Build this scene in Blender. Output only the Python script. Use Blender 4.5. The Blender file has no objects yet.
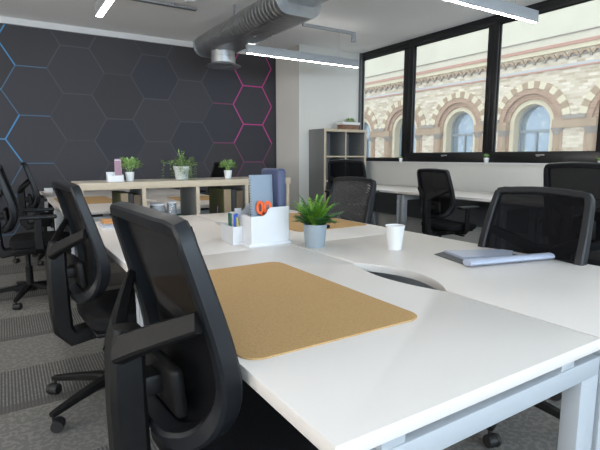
import bpy, bmesh, math, random
from mathutils import Vector, Matrix
random.seed(7)
S = bpy.context.scene
COL = S.collection
PI = math.pi
R0 = math.radians

# ------------------------------------------------------------------ camera, world, light, exposure
cd = bpy.data.cameras.new('camera'); cam = bpy.data.objects.new('camera', cd); COL.objects.link(cam)
S.camera = cam
cd.sensor_fit = 'HORIZONTAL'; cd.sensor_width = 36.0; cd.lens = 466.0 / 600.0 * 36.0
cd.clip_start = 0.03; cd.clip_end = 200
cam.location = (0, 0, 1.164)
cam.rotation_euler = (math.radians(90) - math.atan(68 / 466.0), 0, math.radians(-32.3))

W = bpy.data.worlds.new('world'); S.world = W; W.use_nodes = True
bg = W.node_tree.nodes['Background']
bg.inputs[0].default_value = (0.90, 0.95, 1.0, 1); bg.inputs[1].default_value = 1.45
S.view_settings.view_transform = 'Standard'; S.view_settings.look = 'None'
S.view_settings.gamma = 1.0; S.view_settings.use_curve_mapping = False
S.view_settings.exposure = 0.58
S.cycles.use_denoising = True
S.cycles.max_bounces = 10; S.cycles.diffuse_bounces = 6; S.cycles.transparent_max_bounces = 16
S.cycles.sample_clamp_indirect = 4.0

def area(name, loc, rot, sx, sy, power, color, portal=False):
    l = bpy.data.lights.new(name, 'AREA'); l.shape = 'RECTANGLE'; l.size = sx; l.size_y = sy
    l.energy = power; l.color = color
    if portal: l.cycles.is_portal = True
    o = bpy.data.objects.new(name, l); COL.objects.link(o); o.location = loc; o.rotation_euler = rot
    return o
# daylight: the street windows on the right, the windows behind the photographer
area('window_daylight_portal', (5.22, 1.6, 1.95), (0, PI/2, 0), 1.7, 9.3, 1, (1, 1, 1), True)
area('rear_window_daylight', (0.6, -4.4, 1.75), (R0(142), 0, 0), 8.5, 1.7, 400, (0.66, 0.83, 1.0))
area('left_fill_light', (-6.9, 1.4, 1.6), (R0(142), 0, R0(-90)), 9.5, 1.6, 520, (1.0, 0.96, 0.92))  # added fill from the left, no window there; brightens ceiling and mural side

# ------------------------------------------------------------------ materials
def mat(name, color, rough=0.5, metal=0.0, spec=0.5, emit=None, estr=0.0):
    m = bpy.data.materials.new(name); m.use_nodes = True
    b = m.node_tree.nodes['Principled BSDF']
    b.inputs['Base Color'].default_value = (*color, 1); b.inputs['Roughness'].default_value = rough
    b.inputs['Metallic'].default_value = metal; b.inputs['Specular IOR Level'].default_value = spec
    if emit: b.inputs['Emission Color'].default_value = (*emit, 1); b.inputs['Emission Strength'].default_value = estr
    return m
class NT:
    def __init__(s, m): s.t = m.node_tree; s.b = s.t.nodes['Principled BSDF']
    def n(s, typ, **kw):
        nd = s.t.nodes.new(typ)
        for k, v in kw.items():
            if k.startswith('_'): setattr(nd, k[1:], v)
            else: nd.inputs[k.replace('__', ' ')].default_value = v
        return nd
    def l(s, a, b): s.t.links.new(a, b)
    def math(s, op, a, b=None):
        nd = s.t.nodes.new('ShaderNodeMath'); nd.operation = op
        for i, v in enumerate((a, b)):
            if v is None: continue
            if isinstance(v, (int, float)): nd.inputs[i].default_value = v
            else: s.l(v, nd.inputs[i])
        return nd.outputs[0]
    def mix(s, f, a, b):
        nd = s.t.nodes.new('ShaderNodeMix'); nd.data_type = 'RGBA'
        for i, v in ((0, f), (6, a), (7, b)):
            if isinstance(v, (int, float)): nd.inputs[i].default_value = v
            elif isinstance(v, tuple): nd.inputs[i].default_value = (*v, 1)
            else: s.l(v, nd.inputs[i])
        return nd.outputs[2]
    def pos(s):
        g = s.t.nodes.new('ShaderNodeNewGeometry'); x = s.t.nodes.new('ShaderNodeSeparateXYZ'); s.l(g.outputs['Position'], x.inputs[0])
        return g.outputs['Position'], x.outputs
    def noise(s, scale, detail=3, vec=None):
        nd = s.n('ShaderNodeTexNoise', Scale=scale, Detail=detail)
        if vec is not None: s.l(vec, nd.inputs['Vector'])
        return nd.outputs['Fac']
    def bump(s, h, strength=0.3, dist=0.002):
        nd = s.n('ShaderNodeBump', Strength=strength, Distance=dist); s.l(h, nd.inputs['Height']); s.l(nd.outputs[0], s.b.inputs['Normal'])
def noisy(m, c1, c2, scale, bump=0.0, detail=4, world=True):
    t = NT(m)
    if world: vec = t.pos()[0]
    else:
        tc = t.t.nodes.new('ShaderNodeTexCoord'); vec = tc.outputs['Object']
    n = t.noise(scale, detail, vec)
    r = t.n('ShaderNodeMapRange'); r.inputs[1].default_value = 0.3; r.inputs[2].default_value = 0.7; t.l(n, r.inputs[0])
    t.l(t.mix(r.outputs[0], c1, c2), t.b.inputs['Base Color'])
    if bump: t.bump(n, bump)
    return m

M = {}
M['white_wall'] = noisy(mat('wall_paint', (.60, .61, .60), .9), (.70, .71, .70), (.73, .74, .73), 1.5)
M['ceiling'] = noisy(mat('ceiling_paint', (.6, .6, .59), .95), (.86, .86, .85), (.89, .89, .88), .8)
M['column'] = mat('column_paint', (.70, .69, .66), .9)
M['trim_white'] = mat('trim_white', (.72, .72, .72), .6)
M['desk_top'] = noisy(mat('desk_laminate', (.80, .79, .775), .38), (.79, .78, .762), (.815, .805, .79), 2.0)
M['desk_metal'] = mat('desk_frame_white', (.66, .68, .70), .42)
M['desk_edge'] = mat('desk_edge_white', (.74, .745, .75), .4)
M['plastic'] = noisy(mat('black_plastic', (.006, .006, .007),   .5, spec=.22), (.0055, .0052, .005), (.0085, .008, .008), 40, .1, world=False)
M['plastic_rail'] = mat('dark_grey_frame_plastic', (.008, .009, .011), .42, spec=.32)
M['fabric_black'] = noisy(mat('black_seat_fabric', (.010, .010, .012), .9, spec=.1), (.008, .008, .009), (.016, .016, .017), 300, .3, world=False)
M['rubber'] = mat('rubber', (.01, .01, .01), .6)
M['metal'] = mat('steel', (.55, .56, .57), .3, 1.0)
M['black_frame'] = mat('window_frame_black', (.006, .006, .007), .38)
M['grey_jamb'] = mat('jamb_grey', (.10, .105, .11), .6)
M['lamp_body'] = mat('lamp_body_grey', (.36, .38, .40), .45)
M['lamp_emit'] = mat('lamp_diffuser', (.9, .9, .9), .5, emit=(1.0, .97, .92), estr=26.0)
M['white_plastic'] = mat('white_plastic', (.80, .81, .83), .35)
M['white_ceramic'] = mat('white_ceramic', (.78, .79, .79), .3)
M['paper'] = mat('paper', (.74, .75, .77), .7)
M['cup'] = mat('paper_cup', (.80, .80, .79), .55)
M['grey_pot'] = mat('grey_pot', (.23, .27, .30), .6)
M['soil'] = noisy(mat('soil', (.03, .02, .015), .95), (.02, .014, .01), (.05, .035, .025), 120)
M['shelf_grey'] = mat('shelf_grey_laminate', (.17, .175, .175), .6)
M['folder_green'] = mat('olive_board', (.105, .11, .040), .7)
M['folder_tan'] = mat('tan_board', (.24, .18, .11), .7)
M['folder_black'] = mat('black_board', (.012, .012, .012), .6)
M['folder_brown'] = mat('brown_board', (.09, .062, .035), .7)
M['purple'] = mat('purple_plastic', (.14, .03, .17), .4)
M['orange'] = mat('orange_plastic', (.75, .12, .025), .4)
M['pen_blue'] = mat('pen_blue', (.02, .09, .5), .4)
M['pen_green'] = mat('pen_green', (.01, .10, .06), .4)
M['pen_yellow'] = mat('pen_yellow', (.65, .55, .02), .4)
M['pen_red'] = mat('pen_red', (.5, .02, .08), .4)
M['navy'] = mat('navy_board', (.045, .06, .125), .5)
M['notebook'] = mat('grey_blue_cover', (.20, .255, .315), .45)
M['brochure'] = mat('pink_print', (.30, .17, .22), .5)
M['slate_paper'] = mat('blue_grey_cover', (.38, .42, .52), .3)
M['charcoal_card'] = mat('charcoal_card', (.05, .052, .06), .5)
M['book_orange'] = mat('orange_cover', (.55, .26, .09), .6)
M['wood_box'] = noisy(mat('brown_wood', (.2, .1, .06), .7), (.13, .065, .04), (.26, .14, .085), 30)

def glassmat(name, tint, gloss, rough=0.02, opac=0.0, oc=(.8, .8, .8)):
    m = bpy.data.materials.new(name); m.use_nodes = True; t = m.node_tree; t.nodes.clear()
    out = t.nodes.new('ShaderNodeOutputMaterial'); tr = t.nodes.new('ShaderNodeBsdfTransparent'); tr.inputs[0].default_value = (*tint, 1)
    gl = t.nodes.new('ShaderNodeBsdfGlossy'); gl.inputs['Roughness'].default_value = rough
    fr = t.nodes.new('ShaderNodeFresnel'); fr.inputs[0].default_value = 1.45
    mu = t.nodes.new('ShaderNodeMath'); mu.operation = 'MULTIPLY'; mu.inputs[1].default_value = gloss; t.links.new(fr.outputs[0], mu.inputs[0])
    mx = t.nodes.new('ShaderNodeMixShader'); t.links.new(mu.outputs[0], mx.inputs[0]); t.links.new(tr.outputs[0], mx.inputs[1]); t.links.new(gl.outputs[0], mx.inputs[2])
    last = mx.outputs[0]
    if opac:
        df = t.nodes.new('ShaderNodeBsdfDiffuse'); df.inputs[0].default_value = (*oc, 1)
        m2 = t.nodes.new('ShaderNodeMixShader'); m2.inputs[0].default_value = opac
        t.links.new(last, m2.inputs[1]); t.links.new(df.outputs[0], m2.inputs[2]); last = m2.outputs[0]
    t.links.new(last, out.inputs[0]); return m
M['glass'] = glassmat('window_glass', (.96, .98, .97), .08, .02, .09, (.85, .88, .88))  # diffuse share puts a washed-out haze of reflected light into the panes
M['clear'] = glassmat('clear_acrylic', (.86, .88, .90), 1.0, .05, .22, (.7, .72, .75))

# chair mesh fabric: woven threads with see-through gaps
def meshmat(name, c, holes, scale, weave):
    m = bpy.data.materials.new(name); m.use_nodes = True; t = m.node_tree; b = t.nodes['Principled BSDF']; out = t.nodes['Material Output']
    b.inputs['Base Color'].default_value = (*c, 1); b.inputs['Roughness'].default_value = .8; b.inputs['Specular IOR Level'].default_value = .08
    tr = t.nodes.new('ShaderNodeBsdfTransparent'); mx = t.nodes.new('ShaderNodeMixShader')
    if weave:
        tc = t.nodes.new('ShaderNodeTexCoord'); sx = t.nodes.new('ShaderNodeSeparateXYZ'); t.links.new(tc.outputs['Object'], sx.inputs[0])
        def s(op, a, b_=None):
            n = t.nodes.new('ShaderNodeMath'); n.operation = op
            for i, v in enumerate((a, b_)):
                if v is None: continue
                if isinstance(v, (int, float)): n.inputs[i].default_value = v
                else: t.links.new(v, n.inputs[i])
            return n.outputs[0]
        a = s('SINE', s('MULTIPLY', s('ADD', sx.outputs[1], s('MULTIPLY', sx.outputs[2], .6)), scale))
        c2 = s('SINE', s('MULTIPLY', s('SUBTRACT', sx.outputs[2], s('MULTIPLY', sx.outputs[1], .6)), scale))
        p = s('GREATER_THAN', s('MULTIPLY', a, c2), .35)
        f = s('ADD', s('MULTIPLY', p, holes * 1.6), holes * .25)
        t.links.new(f, mx.inputs[0])
    else: mx.inputs[0].default_value = holes
    t.links.new(b.outputs[0], mx.inputs[1]); t.links.new(tr.outputs[0], mx.inputs[2]); t.links.new(mx.outputs[0], out.inputs[0]); return m
M['mesh'] = meshmat('black_mesh_fabric', (.005, .005, .006), .035, 0, False)
M['mesh_open'] = meshmat('open_weave_mesh_fabric', (.06, .061, .063), .34, 230, True)

# cork
m = mat('cork', (.47, .30, .14), .85); t = NT(m); p, x = t.pos()
n1 = t.noise(140, 5, p); n2 = t.noise(420, 3, p); n3 = t.noise(4, 2, p)
c = t.mix(n1, (.44, .27, .11), (.62, .40, .185)); c = t.mix(t.math('GREATER_THAN', n2, .64), c, (.27, .16, .07)); c = t.mix(t.math('MULTIPLY', n3, .25), c, (.62, .39, .17))
t.l(c, t.b.inputs['Base Color']); t.bump(n2, .2, .001); M['cork'] = m
# light oak board
m = mat('light_oak', (.55, .46, .34), .5); t = NT(m); p, x = t.pos()
mp = t.n('ShaderNodeMapping'); mp.inputs['Scale'].default_value = (3, 25, 60); t.l(p, mp.inputs[0])
n1 = t.noise(2.2, 5, mp.outputs[0]); t.l(t.mix(n1, (.44, .365, .27), (.64, .56, .44)), t.b.inputs['Base Color']); M['oak'] = m
m = mat('pale_oak_top', (.42, .40, .37), .45); t = NT(m); p, x = t.pos()
n1 = t.noise(8, 5, p); t.l(t.mix(n1, (.36, .33, .29), (.46, .43, .39)), t.b.inputs['Base Color']); M['oak_top'] = m
# leaves
def leafmat(name, a, b, rough=.5):
    m = mat(name, a, rough); t = NT(m); tc = t.t.nodes.new('ShaderNodeTexCoord')
    n = t.noise(45, 2, tc.outputs['Object']); r = t.n('ShaderNodeMapRange'); r.inputs[1].default_value = .35; r.inputs[2].default_value = .65; t.l(n, r.inputs[0])
    t.l(t.mix(r.outputs[0], a, b), t.b.inputs['Base Color']); return m
M['fern'] = leafmat('fern_leaf', (.03, .15, .03), (.08, .26, .05))
M['fern_light'] = leafmat('fern_leaf_young', (.14, .36, .02), (.26, .52, .05))
M['leaf'] = leafmat('soft_leaf', (.17, .30, .08), (.30, .46, .15))
M['leaf_dark'] = leafmat('trailing_leaf', (.16, .26, .10), (.34, .45, .20))
M['leaf_lime'] = leafmat('lime_leaf', (.22, .42, .10), (.36, .55, .18))
# galvanised duct with spiral ribs across it
m = mat('galvanised_steel', (.40, .41, .42), .38, .85); t = NT(m); p, x = t.pos()
w = t.math('SINE', t.math('MULTIPLY', x[1], 2 * PI / .07))
n = t.noise(9, 4, p)
t.l(t.mix(n, (.30, .31, .32), (.52, .53, .54)), t.b.inputs['Base Color'])
t.bump(w, .5, .01); M['duct'] = m
m = mat('galvanised_smooth', (.5, .52, .53), .35, .85); t = NT(m); p, x = t.pos(); n = t.noise(14, 4, p)
t.l(t.mix(n, (.36, .38, .39), (.62, .64, .65)), t.b.inputs['Base Color']); M['duct_smooth'] = m
M['tray'] = mat('tray_steel', (.28, .29, .30), .5, .6)
# carpet tiles
m = mat('carpet', (.2, .2, .19), .95); t = NT(m); p, x = t.pos()
row = t.math('FLOOR', t.math('DIVIDE', t.math('ADD', x[1], 8.1), .5))
xs = t.math('ADD', t.math('SUBTRACT', x[0], .02), t.math('MULTIPLY', row, .25))
coln = t.math('FLOOR', t.math('DIVIDE', t.math('ADD', xs, 20), 1.0))
odd = t.math('MODULO', row, 2)
rnd = t.n('ShaderNodeTexWhiteNoise', _noise_dimensions='2D'); cx = t.t.nodes.new('ShaderNodeCombineXYZ'); t.l(row, cx.inputs[0]); t.l(coln, cx.inputs[1]); t.l(cx.outputs[0], rnd.inputs['Vector'])
fuzz = t.noise(260, 3, p); mott = t.noise(45, 5, p)
mp = t.n('ShaderNodeMapping'); mp.inputs['Scale'].default_value = (60, 4, 1); t.l(p, mp.inputs[0]); streak = t.noise(1.2, 3, mp.outputs[0])
stripe = t.math('GREATER_THAN', t.math('ADD', t.math('SINE', t.math('MULTIPLY', x[0], 2 * PI / .015)), t.math('MULTIPLY', streak, 1.2)), .75)
plain = t.mix(fuzz, (.12, .117, .11), (.26, .25, .235))
plain = t.mix(t.math('MULTIPLY', t.math('GREATER_THAN', mott, .52), .45), plain, (.36, .35, .33))
lined = t.mix(stripe, (.07, .07, .07), plain)
tl = t.mix(odd, plain, lined)
fy = t.math('FRACT', t.math('DIVIDE', t.math('ADD', x[1], 8.1), .5))
bandm = t.math('MULTIPLY', t.math('LESS_THAN', fy, .15), odd)
tl = t.mix(t.math('MULTIPLY', bandm, .75), tl, (.085, .083, .078))
tl = t.mix(t.math('MULTIPLY', rnd.outputs['Value'], .3), tl, (.13, .13, .125))
t.l(tl, t.b.inputs['Base Color']); t.bump(fuzz, .6, .003); M['carpet'] = m
# facade brick
def brickmat(name, c1, c2, mortar, bw=.24, bh=.085):
    m = mat(name, c1, .9); t = NT(m); p, x = t.pos(); cb = t.t.nodes.new('ShaderNodeCombineXYZ'); t.l(x[1], cb.inputs[0]); t.l(x[2], cb.inputs[1])
    b = t.n('ShaderNodeTexBrick', Scale=1.0); b.inputs['Color1'].default_value = (*c1, 1); b.inputs['Color2'].default_value = (*c2, 1); b.inputs['Mortar'].default_value = (*mortar, 1)
    b.inputs['Mortar Size'].default_value = .009; b.inputs['Brick Width'].default_value = bw; b.inputs['Row Height'].default_value = bh; b.inputs['Bias'].default_value = -.1
    t.l(cb.outputs[0], b.inputs['Vector']); t.l(b.outputs['Color'], t.b.inputs['Base Color']); return m
M['brick'] = brickmat('cream_brick', (.46, .38, .28), (.78, .72, .62), (.58, .52, .43))
M['red_brick'] = brickmat('red_brown_brick', (.33, .20, .14), (.42, .28, .20), (.44, .34, .26), .22, .08)
M['stone_cream'] = mat('cream_stone', (.66, .60, .45), .9)
M['render_cream'] = noisy(mat('cream_render', (.60, .60, .53), .9), (.60, .585, .49), (.65, .63, .54), 1.5)
M['stone_pink'] = noisy(mat('brown_sandstone', (.42, .29, .22), .9), (.33, .24, .16), (.42, .31, .22), 3)
M['stone_grey'] = mat('grey_stone', (.30, .27, .25), .9)
M['red_band'] = mat('red_terracotta', (.48, .27, .22), .85)
M['blue_band'] = mat('blue_grey_stone', (.47, .50, .53), .85)
M['sash'] = mat('sash_blue_grey', (.24, .29, .34), .6)
m = mat('old_window_glass', (.3, .4, .5), .12, spec=.8); t = NT(m); p, x = t.pos(); n = t.noise(1.6, 3, p); n2 = t.noise(6, 3, p)
c = t.mix(n, (.15, .23, .33), (.36, .45, .55)); t.l(t.mix(t.math('GREATER_THAN', n2, .6), c, (.42, .50, .54)), t.b.inputs['Base Color']); t.b.inputs['Metallic'].default_value = .45; M['old_glass'] = m

def tone(k, *ms):
    for mm in ms:
        for nd in mm.node_tree.nodes:
            if nd.type == 'BSDF_PRINCIPLED': ins = [nd.inputs['Base Color']]
            elif nd.type == 'MIX': ins = [nd.inputs[6], nd.inputs[7]]
            else: continue
            for q_ in ins:
                if not q_.is_linked: c_ = q_.default_value; q_.default_value = (c_[0]*k[0], c_[1]*k[1], c_[2]*k[2], 1)
tone((.87, .82, .785), M['desk_top'])
tone((.82, .80, .765), M['white_wall'])
tone((.95, .94, .92), M['column'])
tone((.60, .62, .64), M['desk_metal'], M['desk_edge'])
tone((.86, .84, .78), M['cork'])
tone((.84, .815, .79), M["carpet"])
tone((.80, .78, .74), M['oak'], M['oak_top'])
tone((.82, .82, .82), M['white_plastic'], M['white_ceramic'], M['cup'], M['paper'], M['trim_white'], M['lamp_body'])

# ------------------------------------------------------------------ mesh helpers
class MB:
    def __init__(s): s.bm = bmesh.new(); s.mats = []
    def _mi(s, m):
        if m is None: return 0
        if m not in s.mats: s.mats.append(m)
        return s.mats.index(m)
    def _merge(s, b, m, mtx=None, smooth=False):
        i = s._mi(m)
        if mtx is not None: b.transform(mtx)
        me = bpy.data.meshes.new('tmp')
        for f in b.faces: f.material_index = i; f.smooth = smooth
        b.to_mesh(me); s.bm.from_mesh(me); bpy.data.meshes.remove(me); b.free()
    def box(s, c, d, bev=0.0, m=None, rot=None, seg=2, taper=None):
        b = bmesh.new(); bmesh.ops.create_cube(b, size=1)
        for v in b.verts:
            k = 1.0
            if taper is not None and v.co.z > 0: k = taper
            v.co = Vector((v.co.x * d[0] * k, v.co.y * d[1] * k, v.co.z * d[2]))
        if bev: bmesh.ops.bevel(b, geom=b.edges[:], offset=bev, segments=seg, affect='EDGES', profile=.5)
        mt = Matrix.Translation(Vector(c))
        if rot: 
            from mathutils import Euler
            mt = mt @ Euler(rot).to_matrix().to_4x4()
        s._merge(b, m, mt, smooth=False); return s
    def span(s, a, b_, bev=0.0, m=None):
        return s.box([(a[i] + b_[i]) / 2 for i in range(3)], [abs(a[i] - b_[i]) for i in range(3)], bev, m)
    def cyl(s, p0, p1, r0, r1=None, seg=20, m=None, caps=True):
        r1 = r0 if r1 is None else r1; p0 = Vector(p0); p1 = Vector(p1); d = p1 - p0
        b = bmesh.new(); bmesh.ops.create_cone(b, cap_ends=caps, segments=seg, radius1=r0, radius2=r1, depth=d.length)
        mt = Matrix.Translation((p0 + p1) / 2) @ d.to_track_quat('Z', 'Y').to_matrix().to_4x4()
        i = s._mi(m); b.transform(mt)
        me = bpy.data.meshes.new('tmp')
        for f in b.faces: f.material_index = i; f.smooth = len(f.verts) == 4
        b.to_mesh(me); s.bm.from_mesh(me); bpy.data.meshes.remove(me); b.free(); return s
    def lathe(s, prof, seg=28, m=None, c=(0, 0, 0)):
        b = bmesh.new(); rings = []
        for r, z in prof:
            rings.append([b.verts.new((c[0] + r * math.cos(2*PI*k/seg), c[1] + r * math.sin(2*PI*k/seg), c[2] + z)) for k in range(seg)])
        for a, bb in zip(rings, rings[1:]):
            for k in range(seg): b.faces.new((a[k], a[(k+1) % seg], bb[(k+1) % seg], bb[k]))
        if prof[0][0] > 1e-4: b.faces.new(rings[0][::-1])
        if prof[-1][0] > 1e-4: b.faces.new(rings[-1])
        bmesh.ops.remove_doubles(b, verts=b.verts[:], dist=1e-5)
        s._merge(b, m, None, True); return s
    def sweep(s, pts, nrm, hw, hd, closed=False, m=None, seg=10, power=.45, smooth=True):
        """superellipse section swept along pts; nrm = depth direction per point; hw, hd lists or floats"""
        b = bmesh.new(); n = len(pts); rings = []
        for i in range(n):
            P = Vector(pts[i])
            if closed: T = Vector(pts[(i+1) % n]) - Vector(pts[i-1])
            else: T = Vector(pts[min(i+1, n-1)]) - Vector(pts[max(i-1, 0)])
            T.normalize(); N = Vector(nrm[i] if isinstance(nrm, list) else nrm); N = (N - T * N.dot(T)).normalized(); B = T.cross(N)
            a = hw[i] if isinstance(hw, list) else hw; d = hd[i] if isinstance(hd, list) else hd
            ring = []
            for k in range(seg * 2):
                th = 2*PI*(k + .5)/(seg*2); cx, sy = math.cos(th)*a, math.sin(th)*d
                if power < .6:
                    if k >= 8: break
                    c_ = .34*min(a, d); cx, sy = [(a, -(d-c_)), (a, d-c_), (a-c_, d), (-(a-c_), d), (-a, d-c_), (-a, -(d-c_)), (-(a-c_), -d), (a-c_, -d)][k]
                ring.append(b.verts.new(P + B * cx + N * sy))
            rings.append(ring)
        K = len(rings[0])
        for i in range(n if closed else n-1):
            A, C = rings[i], rings[(i+1) % n]
            for k in range(K): b.faces.new((A[k], A[(k+1) % K], C[(k+1) % K], C[k]))
        if not closed: b.faces.new(rings[0][::-1]); b.faces.new(rings[-1])
        s._merge(b, m, None, smooth); return s
    def prism(s, poly, axis, a, b_, m=None, bev=0.0):
        """poly of 2-D points extruded along axis from a to b_. axis 'z': (x,y); 'x': (y,z); 'y': (x,z)"""
        b = bmesh.new()
        def P(u, v, w): return {'z': (u, v, w), 'x': (w, u, v), 'y': (u, w, v)}[axis]
        lo = [b.verts.new(P(u, v, a)) for u, v in poly]; hi = [b.verts.new(P(u, v, b_)) for u, v in poly]
        n = len(poly); caps = [b.faces.new(lo), b.faces.new(hi[::-1])]
        for i in range(n): b.faces.new((lo[i], lo[(i+1) % n], hi[(i+1) % n], hi[i]))
        if bev:
            es = [e for f in caps for e in f.edges]; bmesh.ops.bevel(b, geom=list(set(es)), offset=bev, segments=2, affect='EDGES', profile=.5)
        bmesh.ops.triangulate(b, faces=[f for f in b.faces if len(f.verts) > 4]); bmesh.ops.recalc_face_normals(b, faces=b.faces[:])
        s._merge(b, m); return s
    def strip(s, A, B, a, b_, m=None):
        """solid between two (y, z) polylines of equal length, from x=a to x=b_"""
        b = bmesh.new(); V = [[b.verts.new((x, y, z)) for y, z in L] for L in (A, B) for x in (a, b_)]; n = len(A)
        for i in range(n-1):
            b.faces.new((V[0][i], V[0][i+1], V[2][i+1], V[2][i])); b.faces.new((V[1][i], V[1][i+1], V[3][i+1], V[3][i]))
            b.faces.new((V[0][i], V[0][i+1], V[1][i+1], V[1][i])); b.faces.new((V[2][i], V[2][i+1], V[3][i+1], V[3][i]))
        for i in (0, n-1): b.faces.new((V[0][i], V[1][i], V[3][i], V[2][i]))
        bmesh.ops.recalc_face_normals(b, faces=b.faces[:]); s._merge(b, m); return s
    def quad(s, pts, m=None, smooth=False):
        i = s._mi(m); vs = [s.bm.verts.new(p) for p in pts]; f = s.bm.faces.new(vs); f.material_index = i; f.smooth = smooth; return s
    def build(s, name, material=None, parent=None, **tags):
        me = bpy.data.meshes.new(name); bmesh.ops.recalc_face_normals(s.bm, faces=s.bm.faces[:]) if not tags.pop('keepn', False) else None
        s.bm.to_mesh(me); s.bm.free()
        me.set_sharp_from_angle(angle=R0(34))
        if s.mats:
            for mm in s.mats: me.materials.append(mm)
        else: me.materials.append(material)
        o = bpy.data.objects.new(name, me); COL.objects.link(o)
        if parent is not None: o.parent = parent
        for k, v in tags.items(): o[k] = v
        return o
def mb(m=None):
    b = MB()
    if m: b.mats.append(m)
    return b
def thing(name, label, cat, loc=(0, 0, 0), rz=0, group=None):
    o = bpy.data.objects.new(name, None); COL.objects.link(o); o.empty_display_size = .1
    o.location = loc; o.rotation_euler = (0, 0, rz); o['label'] = label; o['category'] = cat
    if group: o['group'] = group
    return o
def tag(o, label, cat, group=None):
    o['label'] = label; o['category'] = cat
    if group: o['group'] = group
    return o
def dup(root, loc, rz, label):
    r = root.copy(); COL.objects.link(r); r.location = loc; r.rotation_euler = (0, 0, rz); r['label'] = label
    for ch in list(root.children):
        c = ch.copy(); COL.objects.link(c); c.parent = r
        for g in list(ch.children):
            d = g.copy(); COL.objects.link(d); d.parent = c
    return r
def struct(o): o['kind'] = 'structure'; return o

# ------------------------------------------------------------------ setting
XW, YH, HC = 5.1, 6.95, 2.84          # window wall, hexagon wall, ceiling
XL, YR = -7.0, -4.5
struct(mb().span((XL-.1, YR-.1, -.1), (XW+.2, YH+.1, 0)).build('floor', M['carpet']))
struct(mb().span((XL-.1, YR-.1, HC), (XW+.2, YH+.1, HC+.12)).build('ceiling', M['ceiling']))
struct(mb().span((XL-.1, YR-.1, 0), (XL, YH+.1, HC)).build('wall_left', M['white_wall']))
# rear wall with its own row of windows behind the photographer
w = mb(); w.span((XL, YR-.1, 0), (XW, YR, .9)); w.span((XL, YR-.1, 2.6), (XW, YR, HC)); w.span((XL, YR-.1, .9), (-3.7, YR, 2.6)); w.span((4.9, YR-.1, .9), (XW, YR, 2.6))
struct(w.build('wall_rear', M['white_wall']))
# hexagon mural wall
Mh = {'base': noisy(mat('mural_dark', (.035, .036, .045), .7), (.033, .034, .042), (.040, .041, .050), 1.2),
      'a': mat('mural_dark_slate', (.038, .041, .053), .7), 'b': mat('mural_charcoal', (.036, .036, .043), .7), 'c': mat('mural_blue_black', (.030, .034, .047), .7),
      'l1': mat('mural_line_grey', (.066, .068, .078), .7), 'l2': mat('mural_line_faint', (.050, .052, .060), .7),
      'blue': mat('mural_line_blue', (.06, .24, .46), .6), 'blue2': mat('mural_line_dim_blue', (.06, .13, .21), .6),
      'pink': mat('mural_line_pink', (.48, .045, .24), .6), 'pink2': mat('mural_line_dim_pink', (.20, .04, .12), .6)}
for k_ in ('base', 'a', 'b', 'c'): tone((1.08, .98, .90), Mh[k_])
w = mb(Mh['base']); w.span((XL, YH, 0), (3.95, YH+.1, HC), m=Mh['base'])
X0, Z0, PX, PZ, sE = .221, 2.288, 1.032, .602, .345     # a vertex with a horizontal edge going right; lattice periods
YM = YH - .0015
def clipz(a, b):
    zt = HC - .001
    if a[1] > zt and b[1] > zt: return None
    if b[1] > zt: k = (zt-a[1])/(b[1]-a[1]); b = (a[0]+k*(b[0]-a[0]), zt)
    elif a[1] > zt: k = (zt-b[1])/(a[1]-b[1]); a = (b[0]+k*(a[0]-b[0]), zt)
    return a, b
def hline(a, b, mm, wd):
    if max(a[0], b[0]) > 3.92 or min(a[0], b[0]) < XL: return
    if min(a[1], b[1]) < .02: return
    r = clipz(a, b)
    if not r: return
    a, b = Vector((r[0][0], r[0][1])), Vector((r[1][0], r[1][1])); d = (b-a).normalized(); n = Vector((-d.y, d.x)) * wd / 2
    w.quad([(q.x, YM - .001, q.y) for q in (a-n, b-n, b+n, a+n)], mm)
half = (PX - 2*sE) / 2
for i in range(-8, 5):
    for j in range(-4, 3):
        for sub in (0, 1):
            x = X0 + (i + .5*sub) * PX; z = Z0 + (j + .5*sub) * PZ
            segs = [((x, z), (x+sE, z)), ((x, z), (x-half, z+PZ/2)), ((x, z), (x-half, z-PZ/2))]
            # hexagon cell to the right-above is tinted
            hx = [(x, z), (x+sE, z), (x+sE+half, z+PZ/2), (x+sE, z+PZ), (x, z+PZ), (x-half, z+PZ/2)]
            if max(p[0] for p in hx) < 3.9 and min(p[0] for p in hx) > XL and max(p[1] for p in hx) < HC and min(p[1] for p in hx) > 0:
                w.quad([(p[0], YM, p[1]) for p in hx], Mh[random.choice('abca')])
            for a, b in segs:
                mx, mz = (a[0]+b[0])/2, (a[1]+b[1])/2
                if mx < .36 and mx > -2.6 and 1.2 < mz: mm, wd = Mh['blue'], .016
                elif mx < .62: mm, wd = Mh['blue2'], .013
                elif mx > 3.1 and mz > 1.45: mm, wd = Mh['pink'], .018
                elif mx > 2.95: mm, wd = Mh['pink2'], .014
                else: mm, wd = random.choice([(Mh['l1'], .013), (Mh['l2'], .013), (Mh['l1'], .016)])
                if mm is Mh['blue'] and random.random() < .22: mm, wd = Mh['blue2'], .013
                hline(a, b, mm, wd)
struct(w.build('wall_hexagon', keepn=True))
# pier (column) and short return wall by the window
struct(mb().span((3.92, 6.2, 0), (XW+.1, YH+.1, HC)).build('wall_return', M['white_wall']))
struct(mb().span((XL, YH-.035, HC-.075), (3.919, YH, HC)).build('trim_1', M['trim_white']))
struct(mb().span((3.905, 6.198, 0.1), (3.92, YH-.04, HC)).build('trim_2', M['column']))
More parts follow.
